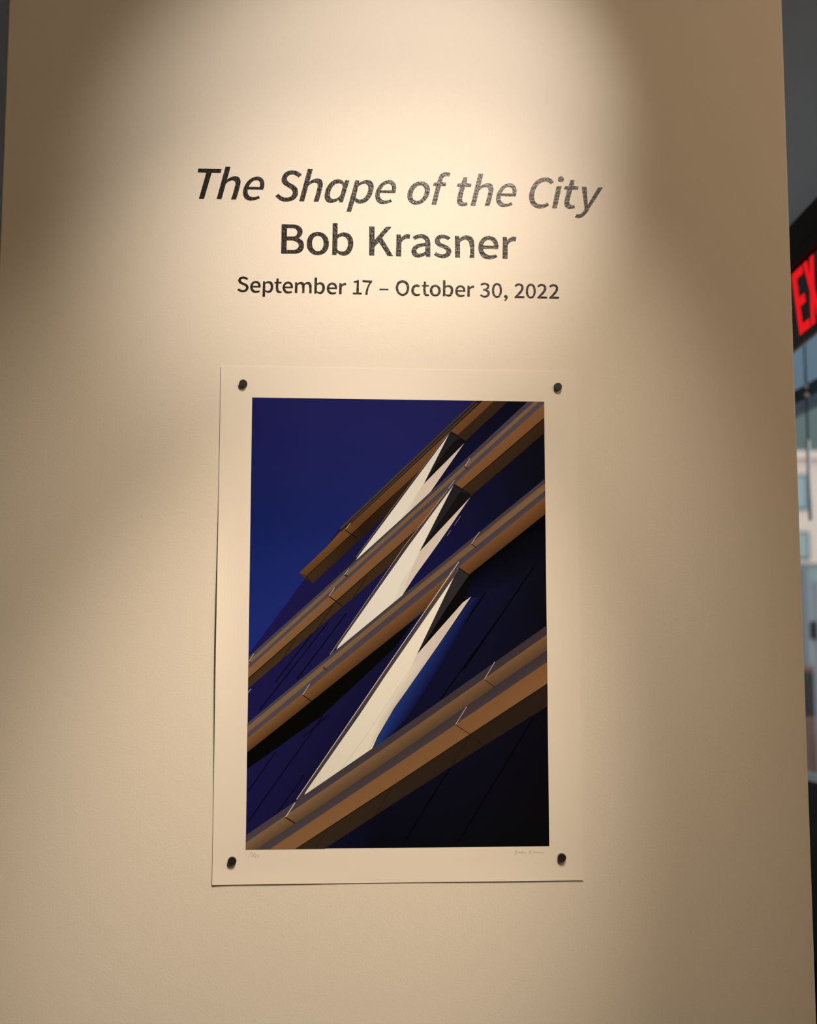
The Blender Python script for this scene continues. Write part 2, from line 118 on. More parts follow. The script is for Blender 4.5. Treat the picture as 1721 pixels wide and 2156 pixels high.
# the printed picture, millimetres from the lower left corner of the image, ink colours as sRGB
PRINT_RECT = (-203.5, 203.5, 1215.4, 1824.6)
PRINT = [
 ('band',[(0,609.2),(406.9,609.2)],[(-0.6,435.7),(406.7,444.7)],[(32,35,103),(33,35,99)],[(22,36,111),(31,39,113)]),
 ('band',[(-0.6,435.7),(406.7,444.7)],[(-1.4,242.2),(406.5,241.9)],[(22,36,111),(31,39,113)],[(29,48,146),(33,51,146)]),
 ('band',[(308.7,609.4),(121.4,428.5),(75.2,359.8),(-1.1,255.6),(-1.2,116.3),(0,-0)],[(356.6,610),(242.6,429.2),(229.4,360.3),(196.9,255.5),(177.9,115.3),(171.9,-1.6)],[(15,18,43),(24,25,76),(26,26,84),(29,28,94),(28,28,89),(27,27,86)],[(17,19,41),(20,22,72),(22,24,76),(19,21,64),(16,18,48),(12,15,25)]),
 ('band',[(356.6,610),(242.6,429.2),(229.4,360.3),(196.9,255.5),(177.9,115.3),(171.9,-1.6)],[(406.9,610.6),(406.9,430.1),(406.9,360.9),(406.9,255.4),(406.9,114.2),(406.9,-3.7)],[(17,19,41),(20,22,72),(22,24,76),(19,21,64),(16,18,48),(12,15,25)],[(20,23,37),(17,19,32),(15,18,28),(15,17,28),(14,15,22),(14,16,20)]),
 ('line',[(101.6,175.7),(2.4,35.6)],1.6,[(12,12,43)]),
 ('line',[(38.5,127.7),(1.8,75.1)],1.6,[(12,12,44)]),
 ('line',[(76.4,97),(38.1,42.5)],1.6,[(13,13,44)]),
 ('line',[(131.9,313.1),(65.4,223.8)],1.6,[(10,10,39)]),
 ('line',[(88.6,289.1),(35.8,219.4)],1.6,[(11,11,40)]),
 ('line',[(106.5,299.6),(15.6,182.7)],1.6,[(11,11,40)]),
 ('line',[(109,176.5),(75.2,147.2)],1.6,[(11,12,42)]),
 ('line',[(401.6,394.2),(293.4,238.3)],1.8,[(7,8,13)]),
 ('line',[(326,346.7),(242,223.5)],1.8,[(6,7,12)]),
 ('line',[(350.2,319.5),(260,196.8)],1.8,[(7,7,12)]),
 ('line',[(387.4,171.8),(284,7.3)],1.8,[(8,9,14)]),
 ('line',[(293.7,138.3),(211.4,8)],1.8,[(8,8,14)]),
 ('band',[(281.8,353.4),(301.7,367.9),(349.5,404.7),(406.4,449.6)],[(281.7,319.3),(301.5,331.5),(349,354.3),(405.5,386.5)],[(6,7,8),(6,7,8),(7,8,9),(9,10,12)],[(17,19,59),(17,19,54),(15,18,42),(14,17,32)]),
 ('poly',[(297.1,366.3),(303.3,367.9),(293.9,340.5),(232.3,263.7),(227.8,257),(242.2,298.2)],[(8,9,11)]),
 ('poly',[(-1.2,126.5),(196.9,283.2),(225.6,304.2),(196.9,265.2),(98.6,174.3),(-0.8,104)],[(9,10,9)]),
 ('poly',[(308.7,609.4),(312,609.5),(123.5,427.2),(121.4,428.6)],[(71,60,50)]),
 ('poly',[(312,609.5),(320.4,609.3),(137.2,435.2),(130.1,425.3),(123.5,427.2)],[(35,30,31)]),
 ('poly',[(311,606.3),(314.1,605.6),(137.2,436.6),(136.5,438.1)],[(64,60,65)]),
 ('band',[(320.4,609.3),(137.2,435.1),(124.2,425.2)],[(336.7,609.5),(152.2,434.3),(135.6,418.7)],[(111,81,55),(91,65,42),(100,73,49)],[(106,76,51),(83,59,37),(95,69,47)]),
 ('band',[(122.9,424.8),(104.2,403.5),(66.9,367.1)],[(138.9,420.6),(120,403.6),(78.2,364.1)],[(102,76,52),(103,76,49),(93,69,43)],[(96,69,44),(89,65,42),(85,62,40)]),
 ('poly',[(66.9,367.1),(78.2,364.1),(74.8,359.2)],[(66,50,33)]),
 ('band',[(336.7,609.5),(152.2,434.3),(78.2,364.1)],[(356.2,609.3),(158.8,422.1),(85.8,352.7)],[(56,46,38),(40,28,20),(61,48,33)],[(56,46,38),(37,28,22),(55,43,33)]),
 ('line',[(196.6,476.1),(120,403.6),(78.2,363.8)],1,[(26,17,12)]),
 ('poly',[(74.8,359.2),(78.2,363.8),(85.8,352.8)],[(46,37,35)]),
 ('poly',[(274.8,564.9),(285.6,558.7),(296.7,551),(293.6,548.2),(237.2,491)],[(34,35,44)]),
 ('poly',[(285.1,555.9),(296.7,551),(293.6,548.2),(237.2,491),(268.8,538.6)],[(22,21,27)]),
 ('poly',[(274.3,564.4),(237.2,491),(219.6,453.2),(196.7,431.6),(172.3,403.8),(143.6,384),(146.6,389.3),(196.7,457.6)],[(212,221,227)]),
 ('poly',[(237.2,491),(294.1,549),(242.5,474.1),(234.1,466.8),(218,452.4),(228,477.8)],[(203,201,205)]),
 ('poly',[(228,477.8),(218,452.4),(205.8,442.4),(219.6,462.4)],[(205,211,214)]),
 ('line',[(273.6,563.6),(196.7,459.2),(145.8,390.1),(136.8,377.9)],1.5,[(43,36,47)]),
 ('line',[(272.8,563.6),(196.7,461.5),(144.3,389.3)],0.45,[(138,133,142)]),
 ('band',[(461.2,681.9),(410,633.7),(359.2,586),(309,538.8),(259.3,492),(210.1,445.7),(160.8,400.4),(111.9,355.8),(63.5,311.6),(15.5,267.8),(-32,224.5),(-79,181.6)],[(466.1,676.1),(414.3,628.6),(363,581.6),(312.2,535),(261.9,488.9),(212.1,443.3),(162.9,398),(114.2,353.2),(65.9,308.8),(18.2,264.8),(-29.1,221.2),(-76,178.1)],[(81,81,105),(82,81,107),(78,78,104),(70,71,95),(65,66,90),(63,64,88),(63,64,89),(65,66,92),(67,68,96),(69,71,100),(71,73,104),(73,75,108)],[(79,76,96),(80,77,98),(77,75,97),(70,68,89),(65,64,84),(63,63,83),(63,64,85),(65,66,88),(67,69,92),(70,72,97),(73,75,101),(75,77,105)]),
 ('band',[(466.1,676.1),(414.3,628.6),(363,581.6),(312.2,535),(261.9,488.9),(212.1,443.3),(162.9,398),(114.2,353.2),(65.9,308.8),(18.2,264.8),(-29.1,221.2),(-76,178.1)],[(469.3,672.2),(417.5,624.8),(366.2,577.8),(315.4,531.2),(265.1,485.2),(215.4,439.5),(166.1,394.4),(117.2,349.7),(68.9,305.4),(21,261.6),(-26.4,218.2),(-73.4,175.2)],[(140,117,96),(140,118,97),(136,115,94),(122,104,85),(114,97,80),(111,95,78),(111,95,78),(113,98,80),(116,101,83),(120,105,86),(123,108,89),(126,111,92)],[(133,109,87),(134,111,88),(131,109,86),(118,98,78),(110,92,72),(107,90,71),(107,90,71),(109,93,73),(113,96,76),(117,100,79),(121,104,82),(124,107,84)]),
 ('band',[(469.3,672.2),(417.5,624.8),(366.2,577.8),(315.4,531.2),(265.1,485.2),(215.4,439.5),(166.1,394.4),(117.2,349.7),(68.9,305.4),(21,261.6),(-26.4,218.2),(-73.4,175.2)],[(473.5,667.2),(421.5,620),(370.1,573.2),(319.1,526.9),(268.6,481.1),(218.5,435.9),(168.9,391.1),(119.9,346.6),(71.3,302.6),(23.3,258.9),(-24.3,215.8),(-71.5,173)],[(88,86,111),(89,87,113),(86,85,111),(77,76,100),(71,70,94),(69,68,92),(69,68,93),(70,70,95),(72,72,99),(75,75,103),(77,78,107),(79,80,110)],[(93,89,108),(93,89,110),(91,88,108),(81,78,98),(74,72,91),(72,70,89),(72,71,90),(73,72,93),(75,75,97),(77,77,101),(79,80,105),(81,82,108)]),
 ('band',[(473.5,667.2),(421.5,620),(370.1,573.2),(319.1,526.9),(268.6,481.1),(218.5,435.9),(168.9,391.1),(119.9,346.6),(71.3,302.6),(23.3,258.9),(-24.3,215.8),(-71.5,173)],[(485.1,653.4),(432.1,607.4),(379.6,561.9),(327.6,516.9),(276.4,471.9),(226.5,426.5),(176.9,381.7),(127.5,337.8),(78.5,294.2),(30.1,251.1),(-17.9,208.4),(-65.5,166.1)],[(137,102,72),(139,104,74),(138,103,74),(125,94,68),(116,88,64),(114,87,63),(115,88,64),(118,91,67),(122,95,71),(127,100,75),(132,104,78),(136,108,82)],[(133,96,66),(135,99,68),(135,99,69),(121,90,63),(112,84,59),(109,82,58),(110,84,60),(113,86,62),(117,90,66),(122,95,70),(127,99,73),(130,103,77)]),
 ('band',[(485.1,653.4),(432.1,607.4),(379.6,561.9),(327.6,516.9),(276.4,471.9),(226.5,426.5),(176.9,381.7),(127.5,337.8),(78.5,294.2),(30.1,251.1),(-17.9,208.4),(-65.5,166.1)],[(495.3,641.2),(442.2,595.4),(389.7,549.9),(337.7,505),(286.2,460.4),(235.3,416.2),(185,372.4),(135.2,328.9),(85.8,285.8),(37,243.2),(-11.4,201),(-59.3,159.2)],[(62,49,41),(64,51,42),(65,51,41),(58,46,36),(54,42,32),(53,41,31),(54,42,31),(56,44,32),(58,46,33),(61,48,35),(64,51,36),(67,53,37)],[(53,42,35),(56,45,37),(59,47,38),(53,43,34),(50,41,32),(50,41,32),(52,43,33),(55,45,35),(59,49,37),(63,53,40),(68,56,43),(71,60,45)]),
 ('line',[(406.6,585.4),(290.2,484.5),(196.7,399.4),(-0.5,223.9)],1.2,[(30,22,17)]),
 ('poly',[(279.4,490.9),(291.7,483.7),(302.7,476.1),(301.6,473),(231.4,397.3)],[(34,35,45)]),
 ('poly',[(288.6,481.4),(302.7,476.1),(301.6,473),(231.4,397.3),(270,453.5)],[(21,21,27)]),
 ('poly',[(279.4,491.3),(231.4,397.3),(224.8,375.2),(207.4,336.5),(196.8,328.2),(163.6,298.1),(118,262.3),(121,269),(213.5,401.1)],[(215,223,231)]),
 ('poly',[(231.4,397.3),(302.1,473.4),(257.7,409),(225.6,364.6),(207.4,336.5),(218,366.1),(225.6,384.3)],[(199,198,203)]),
 ('poly',[(225.6,384.3),(218,366.1),(207.4,336.5),(196.8,328.2),(205.9,353.9)],[(207,213,217)]),
 ('line',[(277.9,490.6),(212.7,402.7),(120.2,269.7),(109.8,257.1)],2.2,[(64,59,74)]),
 ('line',[(270.2,482.8),(210.1,404),(109.8,257.1)],0.5,[(175,172,180)]),
 ('line',[(288.9,447.5),(279.9,434.4)],0.5,[(143,138,156)]),
 ('line',[(274.8,427.4),(269.6,419.4)],0.5,[(141,136,154)]),
 ('band',[(470.7,552.7),(418,509.5),(365.8,466.7),(314,424.3),(262.8,382.3),(212,340.7),(161.9,299.3),(112.2,258.3),(63.1,217.6),(14.4,177.4),(-33.9,137.5),(-81.7,97.9)],[(473.9,548.9),(421.1,505.8),(368.8,463.2),(316.9,420.9),(265.6,379),(214.7,337.6),(164.4,296.3),(114.7,255.4),(65.5,214.9),(16.7,174.7),(-31.7,135),(-79.6,95.5)],[(81,78,98),(80,77,99),(72,70,91),(66,65,84),(64,63,83),(64,63,84),(65,65,87),(68,68,91),(70,71,96),(73,75,101),(76,78,105),(78,80,109)],[(78,75,92),(78,75,93),(71,68,86),(65,63,80),(63,62,79),(64,62,80),(66,65,84),(68,68,88),(71,71,93),(75,74,98),(77,78,102),(80,81,107)]),
 ('band',[(473.9,548.9),(421.1,505.8),(368.8,463.2),(316.9,420.9),(265.6,379),(214.7,337.6),(164.4,296.3),(114.7,255.4),(65.5,214.9),(16.7,174.7),(-31.7,135),(-79.6,95.5)],[(479.8,542),(426.6,499.3),(374,457),(321.8,415.1),(270.2,373.7),(219,332.6),(168.6,291.5),(119,250.5),(69.8,209.9),(21.1,169.6),(-27.1,129.8),(-75,90.3)],[(136,109,86),(134,109,86),(122,100,79),(112,92,73),(109,89,71),(109,90,72),(111,93,75),(115,97,78),(119,101,82),(123,105,86),(127,109,90),(131,113,93)],[(145,120,95),(142,117,93),(129,107,85),(117,97,77),(112,93,73),(110,92,73),(112,94,74),(114,96,76),(117,99,79),(120,102,81),(122,104,83),(125,106,85)]),
 ('band',[(479.8,542),(426.6,499.3),(374,457),(321.8,415.1),(270.2,373.7),(219,332.6),(168.6,291.5),(119,250.5),(69.8,209.9),(21.1,169.6),(-27.1,129.8),(-75,90.3)],[(483.6,537.5),(430.7,494.5),(378.4,451.8),(326.5,409.6),(275.1,367.9),(224,326.8),(173.4,285.9),(123.4,245.4),(73.9,205.2),(24.8,165.4),(-23.8,126),(-72,87)],[(81,77,98),(80,77,98),(74,72,91),(68,66,85),(67,65,83),(67,66,84),(70,68,87),(73,71,91),(76,75,96),(80,79,101),(83,82,105),(87,85,109)],[(88,83,101),(86,82,101),(80,76,94),(73,69,87),(70,67,85),(70,67,86),(71,69,89),(74,71,92),(77,74,97),(80,78,101),(82,81,106),(85,83,110)]),
 ('band',[(483.6,537.5),(430.7,494.5),(378.4,451.8),(326.5,409.6),(275.1,367.9),(224,326.8),(173.4,285.9),(123.4,245.4),(73.9,205.2),(24.8,165.4),(-23.8,126),(-72,87)],[(496.7,521.8),(443.3,479.6),(390.3,437.8),(337.8,396.3),(286,355.1),(235,313.9),(184.4,273.2),(134,233.2),(84.1,193.5),(34.6,154.2),(-14.4,115.3),(-63,76.7)],[(135,98,67),(134,98,67),(124,91,62),(114,83,57),(110,81,55),(110,81,56),(113,84,58),(116,87,60),(121,91,63),(125,95,66),(129,99,69),(133,102,72)],[(101,71,48),(99,70,47),(93,66,44),(84,59,39),(80,56,37),(80,56,37),(81,57,38),(83,59,39),(86,61,40),(89,63,42),(91,65,43),(94,67,44)]),
 ('poly',[(285.4,375.4),(299.4,365.1),(294,351.9),(232.3,263.7),(227.8,254.8)],[(42,45,53)]),
 ('poly',[(299.4,365.1),(303.2,358.7),(293.9,331.4),(227.8,255.5),(268,319.3)],[(11,13,15)]),
 ('band',[(302.3,333),(242.1,247.3),(197,186.6),(167.2,130)],[(316.8,337.6),(257.1,236.9),(213.5,170.3),(185,141.7)],[(24,34,99),(28,49,127),(32,57,140),(32,64,149)],[(15,18,53),(18,21,68),(21,23,75),(24,32,96)]),
 ('poly',[(285,375.4),(227.8,257),(219.5,235.4),(206,208.7),(179,156.4),(167.2,130.8),(76.7,70.3),(79.6,76),(149.1,174.8),(196.9,245.9)],[(225,231,231)]),
 ('band',[(227.8,257),(213.5,226.5),(197,205.8),(173,165.2),(159.8,127.2)],[(290.8,327.7),(257.2,269.7),(215,210.2),(197,185.1),(164.2,129.3)],[(205,204,210),(215,220,227),(219,225,231),(225,231,231),(229,231,231)],[(196,194,197),(198,197,200),(200,200,199),(193,193,188),(209,212,212)]),
 ('poly',[(290.8,327.7),(302.6,336),(257.2,269.7)],[(205,202,200)]),
 ('line',[(216.5,234.7),(159.7,149.1),(122.9,100.4)],0.5,[(196,196,196)]),
 ('line',[(284.2,373.9),(147.6,178.5),(68.7,63.8)],4.2,[(70,68,81)]),
 ('line',[(285.5,383.3),(144.7,178.5),(66.5,64.6)],0.8,[(217,217,223)]),
 ('band',[(440,319.7),(395.7,288.9),(351.7,258.4),(308,228.1),(264.6,198),(221.6,168.1),(178.6,138.7),(135.7,109.9),(93.1,81.2),(50.8,52.7),(8.9,24.5),(-32.8,-3.6)],[(447.1,311.4),(402.5,281),(358.3,250.7),(314.4,220.7),(270.8,190.9),(227.5,161.3),(184.5,132),(141.5,103.3),(98.8,74.7),(56.4,46.4),(14.4,18.2),(-27.4,-9.7)],[(62,57,69),(62,57,70),(59,55,68),(58,55,69),(59,56,71),(61,58,74),(63,60,77),(65,63,81),(68,66,85),(70,69,89),(73,72,94),(75,75,97)],[(64,58,69),(65,59,71),(62,57,69),(61,57,69),(62,58,71),(64,60,74),(66,62,77),(69,65,81),(71,68,85),(74,71,89),(77,75,94),(79,77,97)]),
 ('band',[(447.1,311.4),(402.5,281),(358.3,250.7),(314.4,220.7),(270.8,190.9),(227.5,161.3),(184.5,132),(141.5,103.3),(98.8,74.7),(56.4,46.4),(14.4,18.2),(-27.4,-9.7)],[(458.4,298.1),(413.8,267.7),(369.5,237.6),(325.5,207.7),(281.9,178),(238.5,148.6),(195.5,119.3),(152.3,90.9),(109.4,62.6),(66.8,34.6),(24.5,6.7),(-17.5,-20.9)],[(123,99,75),(124,100,76),(117,95,73),(115,93,72),(115,94,72),(116,95,74),(119,98,77),(122,101,80),(125,104,83),(128,108,86),(132,111,89),(134,113,92)],[(93,77,64),(94,78,64),(90,74,61),(87,72,59),(87,72,58),(88,73,59),(90,75,60),(92,77,61),(95,79,62),(97,81,64),(100,83,66),(101,84,66)]),
 ('band',[(458.4,298.1),(413.8,267.7),(369.5,237.6),(325.5,207.7),(281.9,178),(238.5,148.6),(195.5,119.3),(152.3,90.9),(109.4,62.6),(66.8,34.6),(24.5,6.7),(-17.5,-20.9)],[(467.6,287.2),(422.6,257.3),(378,227.7),(333.7,198.2),(289.7,169),(246,140),(202.6,111.2),(159.3,82.9),(116.2,54.8),(73.5,27),(31,-0.7),(-11.1,-28.1)],[(64,58,69),(66,59,71),(63,57,68),(62,56,67),(62,57,67),(63,58,68),(65,60,71),(68,63,73),(70,65,76),(73,68,79),(76,70,81),(77,72,83)],[(71,65,81),(72,67,82),(70,65,80),(68,63,78),(68,63,78),(69,64,79),(71,66,81),(73,68,84),(75,71,87),(78,73,90),(80,76,93),(82,77,95)]),
 ('band',[(467.6,287.2),(422.6,257.3),(378,227.7),(333.7,198.2),(289.7,169),(246,140),(202.6,111.2),(159.3,82.9),(116.2,54.8),(73.5,27),(31,-0.7),(-11.1,-28.1)],[(484.6,267.2),(439,238.1),(393.8,209.3),(348.8,180.6),(304.2,152.1),(260,123.7),(216.2,95.5),(172.6,67.6),(129.2,40),(86.1,12.6),(43.4,-14.7),(0.9,-41.7)],[(130,97,69),(131,98,71),(127,95,69),(123,93,67),(122,92,67),(123,93,68),(125,95,69),(128,98,72),(131,101,74),(134,104,77),(137,107,79),(139,109,80)],[(135,102,72),(136,103,74),(135,103,73),(129,99,70),(127,97,69),(127,98,70),(129,100,71),(131,102,73),(134,105,75),(137,107,77),(139,109,79),(141,111,80)]),
 ('band',[(484.6,267.2),(439,238.1),(393.8,209.3),(348.8,180.6),(304.2,152.1),(260,123.7),(216.2,95.5),(172.6,67.6),(129.2,40),(86.1,12.6),(43.4,-14.7),(0.9,-41.7)],[(503.3,245.3),(456.9,217.2),(410.8,189.4),(365,161.7),(319.6,134.3),(274.9,106.6),(230.4,79.1),(186.5,51.7),(143,24.2),(99.9,-3.1),(57,-30.2),(14.4,-57)],[(42,33,30),(44,35,32),(45,36,32),(44,35,31),(44,36,31),(46,37,32),(48,39,33),(50,41,34),(53,44,36),(55,46,38),(58,48,39),(60,50,41)],[(40,32,31),(42,34,32),(44,36,33),(43,36,32),(43,36,32),(44,37,33),(46,39,34),(48,41,36),(51,44,37),(53,46,39),(55,48,41),(57,50,42)]),
 ('line',[(407.6,217.7),(299.8,149),(197.2,83),(65.3,-0.7)],1,[(22,16,13)]),
 ('line',[(64.6,60.3),(52.1,41.4)],1,[(228,225,225)]),
 ('line',[(334.6,247),(320.2,223.4)],0.6,[(206,206,210)]),
 ('line',[(295.8,186.8),(280.4,162.7)],0.6,[(206,206,210)]),
 ('line',[(314.4,425),(303.1,408.7)],0.6,[(198,198,202)]),
 ('line',[(82.6,217.1),(73.4,203.1)],0.6,[(202,202,206)]),
 ('line',[(302,528),(294.9,516.3)],0.6,[(205,204,209)]),
 ('line',[(280.2,496.8),(271.7,485.1)],0.6,[(197,197,201)]),
 ('line',[(134.9,373.6),(128.6,365)],0.6,[(189,189,193)]),
 ('line',[(115.5,347.6),(107.7,336)],0.6,[(191,191,195)]),
 ('line',[(7.4,258.1),(0.6,247.5)],0.6,[(202,201,206)]),
 ('line',[(4.1,210.9),(-1.3,204)],0.6,[(205,205,209)]),
 ('line',[(136.5,436.3),(130.2,427.9)],0.6,[(188,188,192)]),
 ('line',[(285.8,383.3),(273.5,367)],0.6,[(193,193,197)]),
 ('line',[(320.2,222.9),(334.3,213.2)],0.8,[(42,27,20)]),
 ('line',[(280.4,162.4),(300.3,149.4)],0.8,[(42,27,20)]),
 ('line',[(299.7,148.5),(319.9,134.5)],0.9,[(43,28,21)]),
 ('line',[(298.2,146.3),(274.1,106.1)],1.2,[(43,28,21)]),
 ('line',[(52.1,41.6),(64.9,33.6)],1.5,[(45,29,22)]),
 ('line',[(192.6,77.5),(171.2,41.4)],0.7,[(44,29,21)]),
 ('line',[(107.2,24),(92,0.5)],0.7,[(45,30,22)]),
 ('line',[(303.1,408.4),(309.6,403.9)],0.8,[(39,25,19)]),
 ('line',[(100.3,240),(105.5,236.3)],1,[(40,26,19)]),
 ('line',[(73.4,202.8),(85.4,194.6)],0.9,[(41,26,19)]),
 ('line',[(294.2,516),(298,513.2)],1.2,[(41,27,20)]),
 ('line',[(128.6,365),(132.8,363.1)],1.2,[(37,24,17)]),
 ('line',[(107.7,335.6),(116.8,329.6),(126.6,322.1)],0.9,[(38,24,18)]),
 ('line',[(160.3,364.4),(137.9,329.6)],0.7,[(38,24,17)]),
 ('line',[(113.8,323.5),(89.4,287.6)],0.7,[(39,25,18)]),
 ('line',[(61.9,277.2),(42.9,246)],0.7,[(40,26,19)]),
 ('line',[(129.7,426.6),(138.9,420.6),(146.5,415.3)],0.8,[(37,24,17)]),
 ('line',[(285.4,375.7),(299.4,365.6)],1.2,[(39,25,18)]),
 ('line',[(275.1,565.2),(285.1,559),(296.7,551.3)],1.2,[(41,27,20)]),
 ('line',[(279.4,491.3),(290.9,484.5),(302.7,476.8)],1.2,[(40,26,19)]),
 ('line',[(406.6,203.9),(394.2,183.1)],0.8,[(47,31,23)]),
 ('line',[(397.7,564.8),(387.4,547.5)],0.8,[(51,34,26)]),
 ('line',[(1.3,247.5),(3.6,245.7)],0.6,[(41,26,19)]),
]

# ------------------------------------------------------------------ materials
def lin(c):
    out = []
    for v in c[:3]:
        v = v / 255.0
        out.append(v / 12.92 if v <= 0.04045 else ((v + 0.055) / 1.055) ** 2.4)
    return (out[0], out[1], out[2], 1.0)

def new_mat(name):
    mt = bpy.data.materials.new(name); mt.use_nodes = True
    nt = mt.node_tree
    return mt, nt, nt.nodes['Principled BSDF']

def mat(name, col, rough=0.6, metal=0.0, spec=0.5, noise=None, bump=None, emit=None):
    """col linear rgb; noise = (scale, amount) colour variation; bump = (scale, strength, distance)"""
    mt, nt, b = new_mat(name)
    b.inputs['Base Color'].default_value = (*col[:3], 1)
    b.inputs['Roughness'].default_value = rough
    b.inputs['Metallic'].default_value = metal
    b.inputs['Specular IOR Level'].default_value = spec
    tc = nt.nodes.new('ShaderNodeTexCoord')
    if noise:
        n = nt.nodes.new('ShaderNodeTexNoise'); n.inputs['Scale'].default_value = noise[0]; n.inputs['Detail'].default_value = 4
        nt.links.new(tc.outputs['Object'], n.inputs['Vector'])
        mx = nt.nodes.new('ShaderNodeMix'); mx.data_type = 'RGBA'
        a = noise[1]
        mx.inputs[6].default_value = (*[c * (1 - a) for c in col[:3]], 1)
        mx.inputs[7].default_value = (*[min(1, c * (1 + a)) for c in col[:3]], 1)
        nt.links.new(n.outputs['Fac'], mx.inputs[0])
        nt.links.new(mx.outputs[2], b.inputs['Base Color'])
    if bump:
        n2 = nt.nodes.new('ShaderNodeTexNoise'); n2.inputs['Scale'].default_value = bump[0]; n2.inputs['Detail'].default_value = 3
        nt.links.new(tc.outputs['Object'], n2.inputs['Vector'])
        bp = nt.nodes.new('ShaderNodeBump'); bp.inputs['Strength'].default_value = bump[1]; bp.inputs['Distance'].default_value = bump[2]
        nt.links.new(n2.outputs['Fac'], bp.inputs['Height'])
        nt.links.new(bp.outputs['Normal'], b.inputs['Normal'])
    if emit:
        b.inputs['Emission Color'].default_value = (*emit[0], 1)
        b.inputs['Emission Strength'].default_value = emit[1]
    return mt

def wall_paint(name, col):
    """rolled wall paint: fine stipple, a wider waviness and a few specks"""
    mt, nt, b = new_mat(name)
    b.inputs['Base Color'].default_value = (*col, 1)
    b.inputs['Roughness'].default_value = 0.62
    b.inputs['Specular IOR Level'].default_value = 0.25
    tc = nt.nodes.new('ShaderNodeTexCoord')
    fine = nt.nodes.new('ShaderNodeTexNoise'); fine.inputs['Scale'].default_value = 420; fine.inputs['Detail'].default_value = 2
    wide = nt.nodes.new('ShaderNodeTexNoise'); wide.inputs['Scale'].default_value = 60; wide.inputs['Detail'].default_value = 2
    speck = nt.nodes.new('ShaderNodeTexVoronoi'); speck.inputs['Scale'].default_value = 9.0
    for n in (fine, wide, speck):
        nt.links.new(tc.outputs['Object'], n.inputs['Vector'])
    rmp = nt.nodes.new('ShaderNodeMapRange')
    rmp.inputs['From Min'].default_value = 0.0; rmp.inputs['From Max'].default_value = 0.02
    rmp.inputs['To Min'].default_value = 1.6; rmp.inputs['To Max'].default_value = 0.0
    nt.links.new(speck.outputs['Distance'], rmp.inputs['Value'])
    ad = nt.nodes.new('ShaderNodeMath'); ad.operation = 'MULTIPLY_ADD'; ad.inputs[1].default_value = 0.6
    nt.links.new(wide.outputs['Fac'], ad.inputs[0]); nt.links.new(fine.outputs['Fac'], ad.inputs[2])
    a2 = nt.nodes.new('ShaderNodeMath'); a2.operation = 'ADD'
    nt.links.new(ad.outputs[0], a2.inputs[0]); nt.links.new(rmp.outputs[0], a2.inputs[1])
    bp = nt.nodes.new('ShaderNodeBump'); bp.inputs['Strength'].default_value = 0.35; bp.inputs['Distance'].default_value = 0.0006
    nt.links.new(a2.outputs[0], bp.inputs['Height']); nt.links.new(bp.outputs['Normal'], b.inputs['Normal'])
    return mt

M = {}
M['paint'] = wall_paint('white_wall_paint', (0.80, 0.795, 0.76))
M['room'] = mat('room_paint', (0.52, 0.51, 0.50), 0.8, bump=(300, 0.2, 0.0005))
M['ceiling'] = mat('ceiling_paint', (0.58, 0.55, 0.52), 0.85, noise=(6, 0.05))
M['floor'] = mat('concrete_floor', (0.20, 0.19, 0.18), 0.55, noise=(5, 0.2), bump=(80, 0.2, 0.001))
M['vinyl'] = mat('black_vinyl', (0.0065, 0.005, 0.004), 0.34, spec=0.5, bump=(280, 0.5, 0.0012))
M['paper'] = mat('print_paper', (0.825, 0.825, 0.80), 0.75, spec=0.2, noise=(700, 0.01))
M['magnet'] = mat('dark_steel', (0.012, 0.010, 0.009), 0.45, 0.0, spec=0.7)
M['pencil'] = mat('pencil_graphite', (0.42, 0.38, 0.34), 0.7)

def ink_material():
    mt, nt, b = new_mat('printed_ink')
    at = nt.nodes.new('ShaderNodeVertexColor'); at.layer_name = 'ink'
    n = nt.nodes.new('ShaderNodeTexNoise'); n.inputs['Scale'].default_value = 900; n.inputs['Detail'].default_value = 2
    tc = nt.nodes.new('ShaderNodeTexCoord'); nt.links.new(tc.outputs['Object'], n.inputs['Vector'])
    mr = nt.nodes.new('ShaderNodeMapRange'); mr.inputs['To Min'].default_value = 0.93; mr.inputs['To Max'].default_value = 1.07
    nt.links.new(n.outputs['Fac'], mr.inputs['Value'])
    mx = nt.nodes.new('ShaderNodeMix'); mx.data_type = 'RGBA'; mx.blend_type = 'MULTIPLY'; mx.inputs[0].default_value = 1
    nt.links.new(at.outputs['Color'], mx.inputs[6]); nt.links.new(mr.outputs[0], mx.inputs[7])
    nt.links.new(mx.outputs[2], b.inputs['Base Color'])
    b.inputs['Roughness'].default_value = 0.8
    b.inputs['Specular IOR Level'].default_value = 0.0
    return mt
M['ink'] = ink_material()

# ------------------------------------------------------------------ helpers
def tag(o, label=None, cat=None, group=None, kind=None):
    if label: o['label'] = label
    if cat: o['category'] = cat
    if group: o['group'] = group
    if kind: o['kind'] = kind
    return o

def empty(name, loc=(0, 0, 0), rz=0.0):
    o = bpy.data.objects.new(name, None); COL.objects.link(o)
    o.location = loc; o.rotation_euler = (0, 0, rz); o.empty_display_size = 0.05
    return o

def link_mesh(name, me, mt, parent=None, loc=None):
    if mt: me.materials.append(mt)
    o = bpy.data.objects.new(name, me); COL.objects.link(o)
    if parent is not None: o.parent = parent
    if loc: o.location = loc
    return o

def bm_obj(name, bm, mt, parent=None, smooth=False, loc=None):
    bmesh.ops.recalc_face_normals(bm, faces=bm.faces)
    me = bpy.data.meshes.new(name); bm.to_mesh(me); bm.free()
    if smooth:
        for p in me.polygons: p.use_smooth = True
    return link_mesh(name, me, mt, parent, loc)

